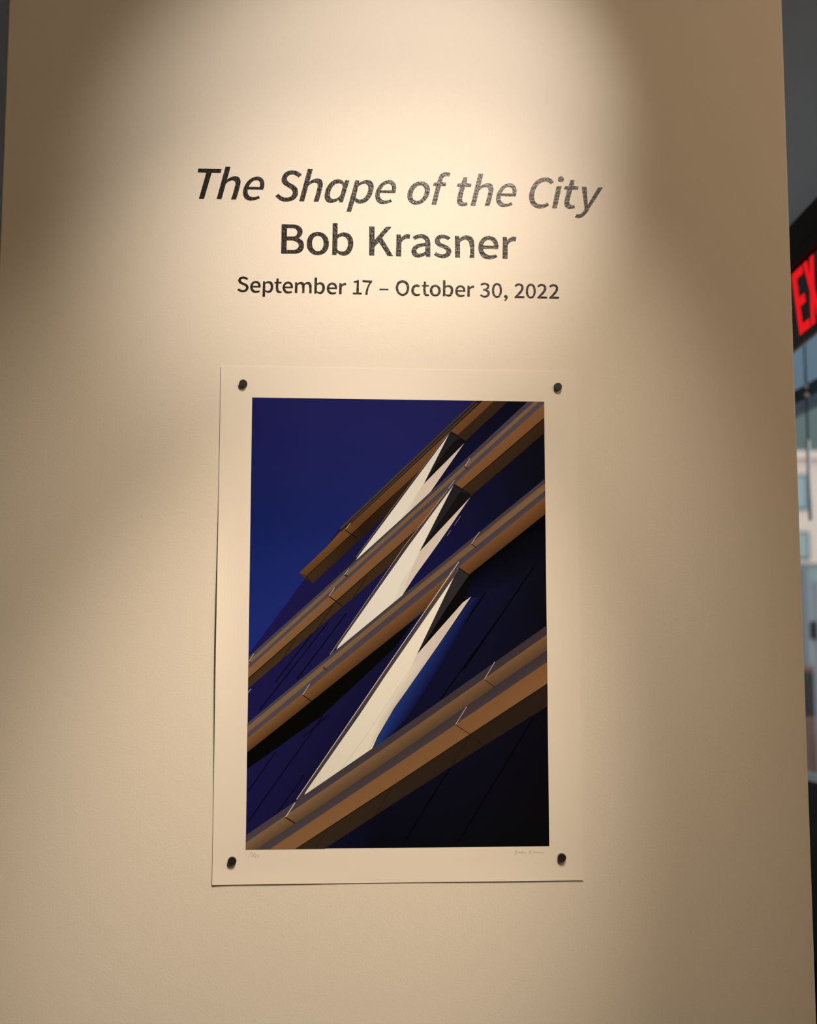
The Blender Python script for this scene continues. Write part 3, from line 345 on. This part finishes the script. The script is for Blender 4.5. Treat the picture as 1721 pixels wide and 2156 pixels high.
def box(bm, x0, x1, y0, y1, z0, z1):
    v = [bm.verts.new(c) for c in ((x0,y0,z0),(x1,y0,z0),(x1,y1,z0),(x0,y1,z0),(x0,y0,z1),(x1,y0,z1),(x1,y1,z1),(x0,y1,z1))]
    for f in ((0,3,2,1),(4,5,6,7),(0,1,5,4),(1,2,6,5),(2,3,7,6),(3,0,4,7)):
        bm.faces.new([v[i] for i in f])

def bevel(bm, w, seg=2):
    bmesh.ops.bevel(bm, geom=list(bm.edges), offset=w, segments=seg, affect='EDGES', profile=0.5)

def box_obj(name, dims, mt, parent=None, bev=0.0, seg=2):
    bm = bmesh.new(); box(bm, *dims)
    if bev: bevel(bm, bev, seg)
    return bm_obj(name, bm, mt, parent)

def lathe(bm, prof, axis='Y', n=40, c=(0, 0, 0)):
    """prof = [(radius, along)]; closed at both ends when radius is 0"""
    rings = []
    for r, a in prof:
        if r < 1e-9:
            p = (0, a, 0) if axis == 'Y' else ((0, 0, a) if axis == 'Z' else (a, 0, 0))
            rings.append([bm.verts.new(Vector(p) + Vector(c))])
        else:
            ring = []
            for k in range(n):
                t = 2 * math.pi * k / n; cs, sn = r * math.cos(t), r * math.sin(t)
                p = (cs, a, sn) if axis == 'Y' else ((cs, sn, a) if axis == 'Z' else (a, cs, sn))
                ring.append(bm.verts.new(Vector(p) + Vector(c)))
            rings.append(ring)
    for A, B in zip(rings[:-1], rings[1:]):
        for k in range(n):
            a0, a1 = A[k % len(A)], A[(k + 1) % len(A)]
            b0, b1 = B[k % len(B)], B[(k + 1) % len(B)]
            vs_ = []
            for v in (a0, a1, b1, b0):
                if v not in vs_: vs_.append(v)
            if len(vs_) > 2: bm.faces.new(vs_)

def tube(bm, p0, p1, r, n=12):
    p0, p1 = Vector(p0), Vector(p1); d = (p1 - p0).normalized()
    a = d.orthogonal().normalized(); b = d.cross(a)
    r0 = [bm.verts.new(p0 + (a * math.cos(2*math.pi*k/n) + b * math.sin(2*math.pi*k/n)) * r) for k in range(n)]
    r1 = [bm.verts.new(p1 + (a * math.cos(2*math.pi*k/n) + b * math.sin(2*math.pi*k/n)) * r) for k in range(n)]
    for k in range(n):
        bm.faces.new((r0[k], r0[(k+1) % n], r1[(k+1) % n], r1[k]))
    bm.faces.new(r0[::-1]); bm.faces.new(r1)

# ------------------------------------------------------------------ the setting
CEIL = 3.1
XL, XR = -0.553, 0.5655          # the free-standing display wall
XG = 1.75                        # street side glazing
# display wall with thin rounded drywall corners
bm = bmesh.new(); box(bm, XL, XR, 0.0, 0.20, 0.0, CEIL)
bmesh.ops.bevel(bm, geom=[e for e in bm.edges if abs(e.verts[0].co.z - e.verts[1].co.z) > 1], offset=0.003, segments=3, affect='EDGES', profile=0.5)
tag(bm_obj('wall_front', bm, M['paint']), 'cream lit white display wall carrying the lettering and the print', kind='structure')
tag(box_obj('floor', (-3.6, 1.9, -4.6, 6.2, -0.1, 0.0), M['floor']), 'grey concrete gallery floor', kind='structure')
tag(box_obj('ceiling', (-3.6, 1.9, -4.6, 6.2, CEIL, CEIL + 0.1), M['ceiling']), 'grey painted gallery ceiling', kind='structure')
tag(box_obj('wall_left', (-3.6, -3.5, -4.6, 6.2, 0.0, CEIL), M['room']), 'white side wall away from the street', kind='structure')
tag(box_obj('wall_back', (-3.5, 1.9, -4.6, -4.5, 0.0, CEIL), M['room']), 'white wall behind the viewer', kind='structure')
tag(box_obj('wall_far', (-3.5, 1.9, 6.1, 6.2, 0.0, CEIL), M['room']), 'white wall at the far end', kind='structure')
tag(box_obj('wall_right', (1.75, 1.9, -4.5, 0.55, 0.0, CEIL), M['room']), 'solid white wall on the street side', kind='structure')

# ------------------------------------------------------------------ lettering
def smooth_path(pts, n=7):
    """pts (x, z, corner): straight or Catmull-Rom runs between corners"""
    N = len(pts); out = []
    for i in range(N):
        p1, p2 = pts[i], pts[(i + 1) % N]
        c1, c2 = p1[2], p2[2]
        out.append((p1[0], p1[1]))
        if c1 and c2: continue
        p0 = pts[i - 1]; p3 = pts[(i + 2) % N]
        a = Vector((p1[0], p1[1])); b = Vector((p2[0], p2[1]))
        L = (b - a).length
        def tangent(pa, pb, pc):
            A = Vector(pa[:2]); B = Vector(pb[:2]); C_ = Vector(pc[:2])
            l1 = max((B - A).length, 1e-6); l2 = max((C_ - B).length, 1e-6)
            return ((B - A) / l1 * l2 + (C_ - B) / l2 * l1) / (l1 + l2)
        t2 = tangent(p1, p2, p3) if not c2 else None
        t1 = tangent(p0, p1, p2) if not c1 else None
        if t1 is None: t1 = ((b - a) / L * 2 - t2) if L > 0 else t2
        if t2 is None: t2 = ((b - a) / L * 2 - t1)
        for k in range(1, n):
            t = k / n
            h00 = 2*t**3 - 3*t**2 + 1; h10 = t**3 - 2*t**2 + t; h01 = -2*t**3 + 3*t**2; h11 = t**3 - t**2
            q = a * h00 + t1 * L * h10 + b * h01 + t2 * L * h11
            out.append((q.x, q.y))
    return out

def glyph_mesh(name, paths, scale, thick=0.00012):
    cu = bpy.data.curves.new(name, 'CURVE'); cu.dimensions = '2D'; cu.fill_mode = 'BOTH'; cu.extrude = thick / 2
    for p in paths:
        q = smooth_path(p)
        s = cu.splines.new('POLY'); s.points.add(len(q) - 1); s.use_cyclic_u = True
        for i, (x, z) in enumerate(q):
            s.points[i].co = (x * scale * 0.001, z * scale * 0.001, 0, 1)
    o = bpy.data.objects.new('tmp_glyph', cu); COL.objects.link(o)
    dg = bpy.context.evaluated_depsgraph_get()
    me = bpy.data.meshes.new_from_object(o.evaluated_get(dg))
    bpy.data.objects.remove(o, do_unlink=True); bpy.data.curves.remove(cu)
    # lie on the wall: x right, y -> z up, front towards -Y
    me.transform(Matrix.Rotation(math.pi / 2, 4, 'X'))
    me.name = name; me.materials.clear(); me.materials.append(M['vinyl'])
    return me

def letter_line(line, sets, name, label):
    base, items = line
    x_first = items[0][1] * 0.001
    root = empty(name, (x_first, 0.0, base * 0.001))
    tag(root, label, 'wall lettering')
    cache = {}
    for ch, x in items:
        if ch not in cache:
            for dct, sc in sets:
                if ch in dct:
                    cache[ch] = glyph_mesh('letter', dct[ch], sc); break
        o = bpy.data.objects.new('letter', cache[ch]); COL.objects.link(o)
        o.parent = root; o.location = (x * 0.001 - x_first, -0.00012, 0)
    return root

letter_line(LINE1, [(ITALIC, 1.0)], 'vinyl_title', 'large italic dark vinyl exhibition title, uppermost of the three lettering lines')
letter_line(LINE2, [(UPRIGHT, 1.0)], 'vinyl_name', 'large upright dark vinyl name between the italic title and the dates')
letter_line(LINE3, [(SMALL, 1.0), (UPRIGHT, 0.502)], 'vinyl_dates', 'small dark vinyl line of exhibition dates above the print')

# ------------------------------------------------------------------ the print
PX0, PX1, PZ0, PZ1 = -0.2468, 0.2490, 1.1702, 1.8680
def paper_off(x, z):
    """distance of the sheet from the wall: pinned at the corners, curling a little along the left and bottom edges"""
    d = 0.0004
    zz = (z - PZ0) / (PZ1 - PZ0); xx = (x - PX0) / (PX1 - PX0)
    e = max(0.0, 1 - (x - PX0) / 0.034)
    d += 0.0048 * e * e * math.exp(-((zz - 0.46) / 0.20) ** 2) + 0.0008 * e * e
    e = max(0.0, 1 - (z - PZ0) / 0.030)
    d += e * e * (0.0005 + 0.0003 * math.sin(xx * 9.0 + 0.5))
    e = max(0.0, 1 - (PX1 - x) / 0.03)
    d += 0.0003 * e * e
    return d
root = empty('photo_print', (0.0, 0.0, PZ0))
tag(root, 'unframed architecture photo print with a wide white margin held by four magnets', 'photo print')
bm = bmesh.new()
def ticks(a, b, inner, n_in, n_mid):
    return [a + (inner) * k / n_in for k in range(n_in)] + [a + inner + (b - a - 2*inner) * k / n_mid for k in range(n_mid)] + [b - inner + inner * k / n_in for k in range(n_in + 1)]
tx = ticks(PX0, PX1, 0.036, 8, 14); tz = ticks(PZ0, PZ1, 0.036, 8, 28)
TH = 0.0003
front = [[bm.verts.new((x, -paper_off(x, z) - TH, z - PZ0)) for x in tx] for z in tz]
back = [[bm.verts.new((x, -paper_off(x, z), z - PZ0)) for x in tx] for z in tz]
nx, nz = len(tx), len(tz)
for j in range(nz - 1):
    for i in range(nx - 1):
        bm.faces.new((front[j][i], front[j][i+1], front[j+1][i+1], front[j+1][i]))
        bm.faces.new((back[j][i], back[j+1][i], back[j+1][i+1], back[j][i+1]))
for i in range(nx - 1):
    bm.faces.new((front[0][i], back[0][i], back[0][i+1], front[0][i+1]))
    bm.faces.new((front[-1][i], front[-1][i+1], back[-1][i+1], back[-1][i]))
for j in range(nz - 1):
    bm.faces.new((front[j][0], front[j+1][0], back[j+1][0], back[j][0]))
    bm.faces.new((front[j][-1], back[j][-1], back[j+1][-1], front[j+1][-1]))
sheet = bm_obj('paper_sheet', bm, M['paper'], root)
for p in sheet.data.polygons: p.use_smooth = False

def build_image():
    X0, X1, Z0, Z1 = [v * 0.001 for v in PRINT_RECT]
    Wm, Hm = PRINT_RECT[1] - PRINT_RECT[0], PRINT_RECT[3] - PRINT_RECT[2]
    verts, faces, cols = [], [], []
    def clip(poly):
        for ax, lim, sgn in ((0, 0.0, 1), (0, Wm, -1), (1, 0.0, 1), (1, Hm, -1)):
            out = []
            for i in range(len(poly)):
                a, b = poly[i - 1], poly[i]
                da, db = (a[ax] - lim) * sgn, (b[ax] - lim) * sgn
                if (da >= 0) != (db >= 0):
                    t = da / (da - db)
                    out.append(tuple(a[k] + (b[k] - a[k]) * t for k in range(len(a))))
                if db >= 0: out.append(b)
            poly = out
            if len(poly) < 3: return []
        return poly
    def emit(poly, layer):
        poly = clip(poly)
        if not poly: return
        i0 = len(verts)
        for q in poly:
            x, z = X0 + q[0] * 0.001, Z0 + q[1] * 0.001
            verts.append((x, -0.00072 - layer * 6e-6, z - PZ0)); cols.append((q[2], q[3], q[4], 1.0))
        faces.append(list(range(i0, i0 + len(poly))))
    for layer, pr in enumerate(PRINT):
        if pr[0] == 'band':
            _, T, B, ct, cb = pr
            ct = [lin(c) for c in ct]; cb = [lin(c) for c in cb]
            n, mrow = 5, 4
            def at(P, Cc, s):
                k = min(int(s), len(P) - 2); f = s - k
                return [P[k][i] + (P[k+1][i] - P[k][i]) * f for i in (0, 1)] + [Cc[k][i] + (Cc[k+1][i] - Cc[k][i]) * f for i in (0, 1, 2)]
            S = [k / n for k in range(n * (len(T) - 1) + 1)]
            rows = []
            for j in range(mrow + 1):
                v = j / mrow
                rows.append([tuple(a + (b - a) * v for a, b in zip(at(T, ct, s), at(B, cb, s))) for s in S])
            for j in range(mrow):
                for i in range(len(S) - 1):
                    emit([rows[j][i], rows[j][i+1], rows[j+1][i+1], rows[j+1][i]], layer)
        elif pr[0] == 'poly':
            c = lin(pr[2][0])[:3]
            # triangulate simple polygon
            from mathutils.geometry import tessellate_polygon
            tris = tessellate_polygon([[Vector((x, z, 0)) for x, z in pr[1]]])
            for t in tris: emit([(*pr[1][i], *c) for i in t], layer)
        else:
            c = lin(pr[3][0])[:3]; w = pr[2] / 2
            for a, b in zip(pr[1][:-1], pr[1][1:]):
                A, B = Vector(a), Vector(b); d = (B - A).normalized(); nrm = Vector((-d.y, d.x)) * w
                emit([(*q, *c) for q in ((A + nrm), (B + nrm), (B - nrm), (A - nrm))], layer)
    me = bpy.data.meshes.new('printed_image'); me.from_pydata(verts, [], faces); me.update()
    ca = me.color_attributes.new('ink', 'FLOAT_COLOR', 'POINT')
    for i, c in enumerate(cols): ca.data[i].color = c
    bm2 = bmesh.new(); bm2.from_mesh(me)
    for f in bm2.faces:
        f.normal_update()
        if f.normal.y > 0: f.normal_flip()
    bm2.to_mesh(me); bm2.free()
    o = link_mesh('printed_image', me, M['ink'], root)
    o['label'] = 'printed photograph of white fins and tan ledges on a dark glass building under a deep blue sky'
build_image()

def scribble(name, strokes, label):
    bm = bmesh.new()
    for st in strokes:
        for (xa, za), (xb, zb) in zip(st[:-1], st[1:]):
            A, B = Vector((xa, za)), Vector((xb, zb)); d = (B - A)
            if d.length < 1e-6: continue
            d.normalize(); n = Vector((-d.y, d.x)) * 0.00022
            q = [A + n, B + n, B - n, A - n]
            bm.faces.new([bm.verts.new((v.x, -paper_off(v.x, v.y) - TH - 0.00004, v.y - PZ0)) for v in q])
    for f in bm.faces:
        f.normal_update()
        if f.normal.y > 0: f.normal_flip()
    me = bpy.data.meshes.new(name); bm.to_mesh(me); bm.free()
    o = link_mesh(name, me, M['pencil'], root); o['label'] = label
    return o
# faint edition fraction under the left corner of the image, faint signature under the right corner
ex, ez = -0.2000, 1.2050
def mm(pts, ox, oz): return [(ox + x * 0.001, oz + z * 0.001) for x, z in pts]
scribble('pencil_edition_mark', [mm([(1, 0), (3, 6)], ex, ez), mm([(3.5, 6), (6, 6.2), (4.6, 0.5)], ex, ez), mm([(6, 0), (8.4, 6.4)], ex, ez),
    mm([(8, 3.6), (9.4, 4.8), (10.6, 3.4), (8.4, 0.2), (11, 0)], ex, ez), mm([(12, 1.2), (13, 3.2), (14.6, 2.8), (14, 0.8), (12.4, 0.6), (12, 1.2)], ex, ez)], 'faint pencil edition mark')
sx, sz = 0.1560, 1.2048
scribble('pencil_signature', [mm([(0, 0), (1.6, 6), (3.8, 5.6), (2, 3.4), (4, 2), (0.6, 0)], sx, sz), mm([(4.5, 2), (6, 4), (7, 1.4), (8.2, 3.4), (9.4, 1.2), (11, 5.4), (11.4, 1.6), (13.4, 3), (15, 2)], sx, sz),
    mm([(20, 0), (20.8, 6)], sx, sz), mm([(24.5, 6), (20.8, 2.8), (25, 0.2)], sx, sz), mm([(26, 1.6), (27.4, 3.4), (28.6, 1.6), (30, 3.4), (31.4, 1.8), (33, 3), (34.6, 1.8), (36, 3), (38, 2.2), (41, 2.8)], sx, sz)], 'faint pencil signature')

# four round magnets
def magnet_mesh():
    bm = bmesh.new(); R_, H_ = 0.0056, 0.0042
    lathe(bm, [(0, 0), (R_, 0), (R_, -H_ + 0.0006), (R_ - 0.0002, -H_ + 0.0002), (R_ - 0.0007, -H_), (0, -H_)], 'Y', 40)
    bmesh.ops.recalc_face_normals(bm, faces=bm.faces)
    me = bpy.data.meshes.new('round_magnet'); bm.to_mesh(me); bm.free(); me.materials.append(M['magnet'])
    return me
mg = magnet_mesh()
for x, z, lab in ((-0.2158, 1.8433, 'round dark magnet on the print margin above the blue sky corner'),
                  (0.2228, 1.8458, 'round dark magnet on the print margin above the tan roof ledges'),
                  (-0.2210, 1.2010, 'round black magnet on the print margin beside the pencil edition mark'),
                  (0.2200, 1.2008, 'round black magnet on the print margin beside the pencil signature')):
    o = bpy.data.objects.new('round_magnet', mg); COL.objects.link(o)
    o.location = (x, -paper_off(x, z) - TH - 0.00005, z)
    tag(o, lab, 'magnet', 'magnets holding the print')

# ------------------------------------------------------------------ street side glazing
M['frame'] = mat('blue_steel_frame', (0.065, 0.145, 0.195), 0.45)
M['green'] = mat('dark_green_panel', (0.010, 0.018, 0.016), 0.4, noise=(12, 0.3))
M['black'] = mat('black_base', (0.006, 0.006, 0.006), 0.8, spec=0.15)
M['steel'] = mat('satin_nickel', (0.85, 0.76, 0.64), 0.55, 0.2)
M['white'] = mat('white_enamel_tube', (0.90, 0.90, 0.87), 0.45)
M['cable'] = mat('dark_cable', (0.03, 0.045, 0.055), 0.5)
def glass_material(name, tint, refl):
    mt = bpy.data.materials.new(name); mt.use_nodes = True; nt = mt.node_tree; nt.nodes.clear()
    out = nt.nodes.new('ShaderNodeOutputMaterial'); tr = nt.nodes.new('ShaderNodeBsdfTransparent'); gl = nt.nodes.new('ShaderNodeBsdfGlossy')
    tr.inputs['Color'].default_value = (*tint, 1); gl.inputs['Roughness'].default_value = 0.02
    mx = nt.nodes.new('ShaderNodeMixShader'); mx.inputs[0].default_value = refl
    nt.links.new(tr.outputs[0], mx.inputs[1]); nt.links.new(gl.outputs[0], mx.inputs[2]); nt.links.new(mx.outputs[0], out.inputs['Surface'])
    return mt
M['glass'] = glass_material('window_glass', (0.95, 0.97, 0.97), 0.06)
win = empty('window_1', (XG, 0.55, 0.0))
tag(win, 'tall street window with blue steel transom and dark green sill wall', kind='structure')
def wpart(name, dims, mt, bev=0.0):
    x0, x1, y0, y1, z0, z1 = dims
    return box_obj(name, (x0 - XG, x1 - XG, y0 - 0.55, y1 - 0.55, z0, z1), mt, win, bev)
wpart('base_plinth', (XG - 0.02, 1.9, 0.55, 6.1, 0.0, 0.33), M['black'])
wpart('sill_panel', (XG, 1.9, 0.55, 6.1, 0.33, 1.0), M['green'])
wpart('transom', (XG, 1.86, 0.55, 6.1, 2.448, 2.502), M['frame'])
wpart('head_frame', (XG, 1.88, 0.55, 6.1, 3.03, CEIL), M['frame'])
for y in (0.55, 2.05, 3.95, 6.04):
    wpart('mullion', (XG, 1.88, y, y + 0.06, 1.0, 3.03), M['frame'], 0.004)
for ya, yb in ((0.61, 2.05), (2.11, 3.95), (4.01, 6.04)):
    wpart('pane', (1.80, 1.81, ya, yb, 1.0, 2.448), M['glass'])
    wpart('pane', (1.80, 1.81, ya, yb, 2.502, 3.03), M['glass'])

# hanging rod with round fittings in front of the glass
RZ = 1.97
rod = empty('hanging_rod', (1.72, 2.857, RZ))
tag(rod, 'slim pale hanging rod with round clamps in front of the street window', 'hanging rod')
def rod_tube(name, z0, z1, r, mt):
    bm = bmesh.new(); tube(bm, (0, 0, z0 - RZ), (0, 0, z1 - RZ), r, 16)
    return bm_obj(name, bm, mt, rod, True)
rod_tube('cable', 2.27, CEIL, 0.0040, M['cable'])
rod_tube('tube', 1.97, 2.265, 0.0080, M['white'])
for z, r in ((2.476, 0.0080), (2.445, 0.0095), (2.267, 0.0085)):
    bm = bmesh.new(); bmesh.ops.create_uvsphere(bm, u_segments=20, v_segments=12, radius=r)
    bm_obj('clamp_ball', bm, M['steel'], rod, True, (0, 0, z - RZ))

# ------------------------------------------------------------------ exit sign
M['red'] = mat('red_letter', (0.10, 0.004, 0.005), 0.7, spec=0.1, emit=((1.0, 0.010, 0.016), 0.80))
M['canopy'] = mat('grey_canopy_metal', (0.06, 0.057, 0.06), 0.6, spec=0.3)
M['dgrey'] = mat('dark_grey_housing', (0.05, 0.048, 0.055), 0.6, spec=0.3)
M['blk2'] = mat('black_trim', (0.010, 0.010, 0.010), 0.5)
M['acrylic'] = mat('mirrored_acrylic', (0.30, 0.28, 0.27), 0.18, 1.0)
M['edge'] = mat('acrylic_edge', (0.55, 0.54, 0.53), 0.3)
sg = empty('exit_sign', (1.0294, 1.166, 2.2323))
tag(sg, 'mirrored exit sign with glowing red EXIT letters hung under a dark grey housing', 'exit sign')
# local axes: s = reading direction (far to near), t = up, n = face normal towards the room (-x)
yw, rl, tl = 0.0158, 0.075, 0.07
sdir = Vector((math.sin(yw), -math.cos(yw), 0)); upz = Vector((0, 0, 1))
a_ = sdir * math.cos(rl) + upz * math.sin(rl); b_ = -sdir * math.sin(rl) + upz * math.cos(rl)
n_ = b_.cross(a_)
if n_.x > 0: n_ = -n_
b2 = (b_ + n_ * tl).normalized(); n2 = (n_ - b2 * n_.dot(b2)).normalized()
mw = Matrix((a_, b2, n2)).transposed().to_4x4(); mw.translation = Vector((1.0350, 1.166, 2.2323)); sg.matrix_world = mw
LW = 0.062; GAP = 0.007; LH = 0.152
def sbox(name, s0, s1, t0, t1, n0, n1, mt, bev=0.0):
    bm = bmesh.new(); box(bm, s0, s1, t0, t1, n0, n1)
    if bev: bevel(bm, bev, 2)
    return bm_obj(name, bm, mt, sg)
SL = 4 * LW + 3 * GAP
sbox('acrylic_panel', -0.07, SL + 0.03, -0.020, 0.160, -0.007, -0.001, M['acrylic'])
sbox('panel_edge', -0.07, SL + 0.03, -0.026, -0.020, -0.007, -0.001, M['edge'])
sbox('housing', -0.07, SL + 0.04, 0.160, 0.186, -0.020, 0.010, M['dgrey'], 0.002)
sbox('trim', -0.07, SL + 0.04, 0.186, 0.198, -0.018, 0.008, M['blk2'])
sbox('canopy', -0.07, SL + 0.04, 0.198, 0.262, -0.030, 0.006, M['canopy'], 0.003)
def flat_letter(polys, s_off):
    bm = bmesh.new()
    for poly in polys:
        f = [bm.verts.new((s_off + x * LW, z * LH, 0.0)) for x, z in poly]
        k = [bm.verts.new((s_off + x * LW, z * LH, -0.0015)) for x, z in poly]
        bm.faces.new(f); bm.faces.new(k[::-1])
        for i in range(len(f)):
            j = (i + 1) % len(f); bm.faces.new((f[i], k[i], k[j], f[j]))
    return bm_obj('sign_letter', bm, M['red'], sg)
flat_letter([[(0,0),(1,0),(1,.13),(.36,.13),(.36,.42),(.88,.42),(.88,.56),(.36,.56),(.36,.87),(1,.87),(1,1),(0,1)]], 0.0)
flat_letter([[(0,0),(.34,0),(.5,.34),(.66,0),(1,0),(.69,.51),(.98,1),(.65,1),(.5,.69),(.35,1),(.02,1),(.31,.51)]], LW + GAP)
flat_letter([[(.3,0),(.7,0),(.7,1),(.3,1)]], 2 * (LW + GAP))
flat_letter([[(.32,0),(.68,0),(.68,.87),(1,.87),(1,1),(0,1),(0,.87),(.32,.87)]], 3 * (LW + GAP))
# two slim suspension stems carry the canopy from the ceiling
for s in (-0.05, SL + 0.02):
    bm = bmesh.new()
    p0 = Vector((s, 0.262, -0.012)); top = mw @ p0; top.z = CEIL
    p1 = mw.inverted() @ top
    tube(bm, p0, p1, 0.005, 12)
    bm_obj('stem', bm, M['dgrey'], sg, True)

# ------------------------------------------------------------------ outside: street and buildings
M['asphalt'] = mat('asphalt', (0.20, 0.20, 0.21), 0.9, noise=(3, 0.2))
M['pave'] = mat('sidewalk', (0.36, 0.36, 0.38), 0.9, noise=(2, 0.12))
M['beige'] = mat('beige_masonry', (0.80, 0.625, 0.52), 0.85, noise=(0.6, 0.06))
M['tealglass'] = mat('teal_shopfront', (0.28, 0.35, 0.33), 0.35, noise=(0.5, 0.3))
M['tower'] = mat('blue_green_tower', (0.095, 0.135, 0.125), 0.6, noise=(0.2, 0.1))
M['towerblue'] = mat('blue_tower_cladding', (0.085, 0.14, 0.19), 0.6, noise=(0.2, 0.1))
M['pane2'] = mat('far_window_pane', (0.34, 0.40, 0.39), 0.5, spec=0.2)
M['carpaint'] = mat('brown_car_paint', (0.11, 0.050, 0.032), 0.75, spec=0.2)
M['carglass'] = mat('dark_car_glass', (0.02, 0.018, 0.016), 0.85, spec=0.1)
M['tyre'] = mat('tyre_rubber', (0.015, 0.015, 0.015), 0.8)
M['pole'] = mat('grey_pole', (0.17, 0.17, 0.19), 0.5)
tag(box_obj('sidewalk', (1.9, 4.2, -6, 60, -0.2, -0.02), M['pave']), 'grey sidewalk outside the street window', kind='structure')
tag(box_obj('street', (4.2, 40, -6, 60, -0.3, -0.12), M['asphalt']), 'grey street beyond the sidewalk', kind='structure')

# beige building across the way, two storeys, facing the gallery
YB = 30.0
bb = empty('beige_building', (13.0, YB, -0.12)); tag(bb, 'beige masonry building with teal shopfront seen through the street window', 'building')
def bpart(name, dims, mt, par=None):
    x0, x1, y0, y1, z0, z1 = dims
    return box_obj(name, (x0 - 13.0, x1 - 13.0, y0 - YB, y1 - YB, z0 + 0.12, z1 + 0.12), mt, par or bb)
bpart('upper_wall', (9.0, 19.0, YB, YB + 8, 3.80, 6.60), M['beige'])
bpart('parapet', (8.9, 19.1, YB - 0.15, YB + 8.1, 6.50, 6.70), M['beige'])
bpart('shopfront', (9.0, 19.0, YB + 0.1, YB + 8, -0.12, 3.80), M['tealglass'])
for x in (9.9, 11.75, 13.6, 15.4, 17.2):
    for z, hw in ((3.90, 0.72), (5.18, 0.92)):
        w = bpart('window', (x, x + 0.72, YB - 0.04, YB + 0.05, z, z + hw), M['frame'])
        bpart('pane', (x + 0.06, x + 0.66, YB - 0.05, YB - 0.03, z + 0.06, z + hw - 0.06), M['pane2'], w)
for x in (9.0, 10.6, 12.2, 13.8, 15.4, 17.0, 18.8):
    bpart('pier', (x, x + 0.18, YB - 0.02, YB + 0.2, -0.12, 3.80), M['pole'])

tw = empty('glass_tower', (17.0, 40.0, -0.12)); tag(tw, 'tall blue green tower rising behind the beige building', 'building')
def tpart(name, dims, mt):
    x0, x1, y0, y1, z0, z1 = dims
    return box_obj(name, (x0 - 17, x1 - 17, y0 - 40, y1 - 40, z0 + 0.12, z1 + 0.12), mt, tw)
tpart('lower_facade', (10, 24, 40, 44, -0.12, 10.45), M['tower'])
tpart('upper_facade', (10, 24, 40, 44, 10.45, 17), M['towerblue'])

# parked brown car on the street
car = empty('parked_car', (5.15, 11.6, -0.12)); tag(car, 'brown car parked in the street outside the window', 'car')
def extrude_profile(bm, prof, x0, x1):
    A = [bm.verts.new((x0, y, z)) for y, z in prof]; B = [bm.verts.new((x1, y, z)) for y, z in prof]
    bm.faces.new(A); bm.faces.new(B[::-1])
    for i in range(len(prof)):
        j = (i + 1) % len(prof); bm.faces.new((A[i], B[i], B[j], A[j]))
bm = bmesh.new(); extrude_profile(bm, [(0, .32), (.05, .30), (4.2, .30), (4.3, .5), (4.2, .78), (3.2, .90), (.15, .92), (0.0, .75)], 0, 1.75); bevel(bm, 0.04, 2)
bm_obj('body', bm, M['carpaint'], car)
bm = bmesh.new(); extrude_profile(bm, [(.25, .90), (.75, 1.40), (2.2, 1.43), (3.0, .90)], 0.10, 1.65); bevel(bm, 0.04, 2)
bm_obj('cabin', bm, M['carglass'], car)
bm = bmesh.new(); extrude_profile(bm, [(.80, 1.39), (.85, 1.45), (2.1, 1.47), (2.2, 1.41)], 0.14, 1.61); bm_obj('roof', bm, M['carpaint'], car)
for y in (.8, 3.4):
    for x in (0.0, 1.55):
        bm = bmesh.new(); lathe(bm, [(0, 0), (.31, 0), (.33, .03), (.33, .17), (.31, .2), (0, .2)], 'X', 28, (x, y, .33))
        bm_obj('wheel', bm, M['tyre'], car)

# street signal on a grey pole
sp = empty('street_pole', (4.02, 8.6, -0.02)); tag(sp, 'grey street pole with a small black signal box', 'street pole')
bm = bmesh.new(); tube(bm, (0, 0, 0), (0, 0, 2.1), 0.028, 14); bm_obj('pole', bm, M['pole'], sp, True)
bm = bmesh.new(); box(bm, -0.045, -0.005, -0.05, 0.03, 1.62, 1.77); bevel(bm, 0.012, 2); bm_obj('signal_box', bm, M['black'], sp)
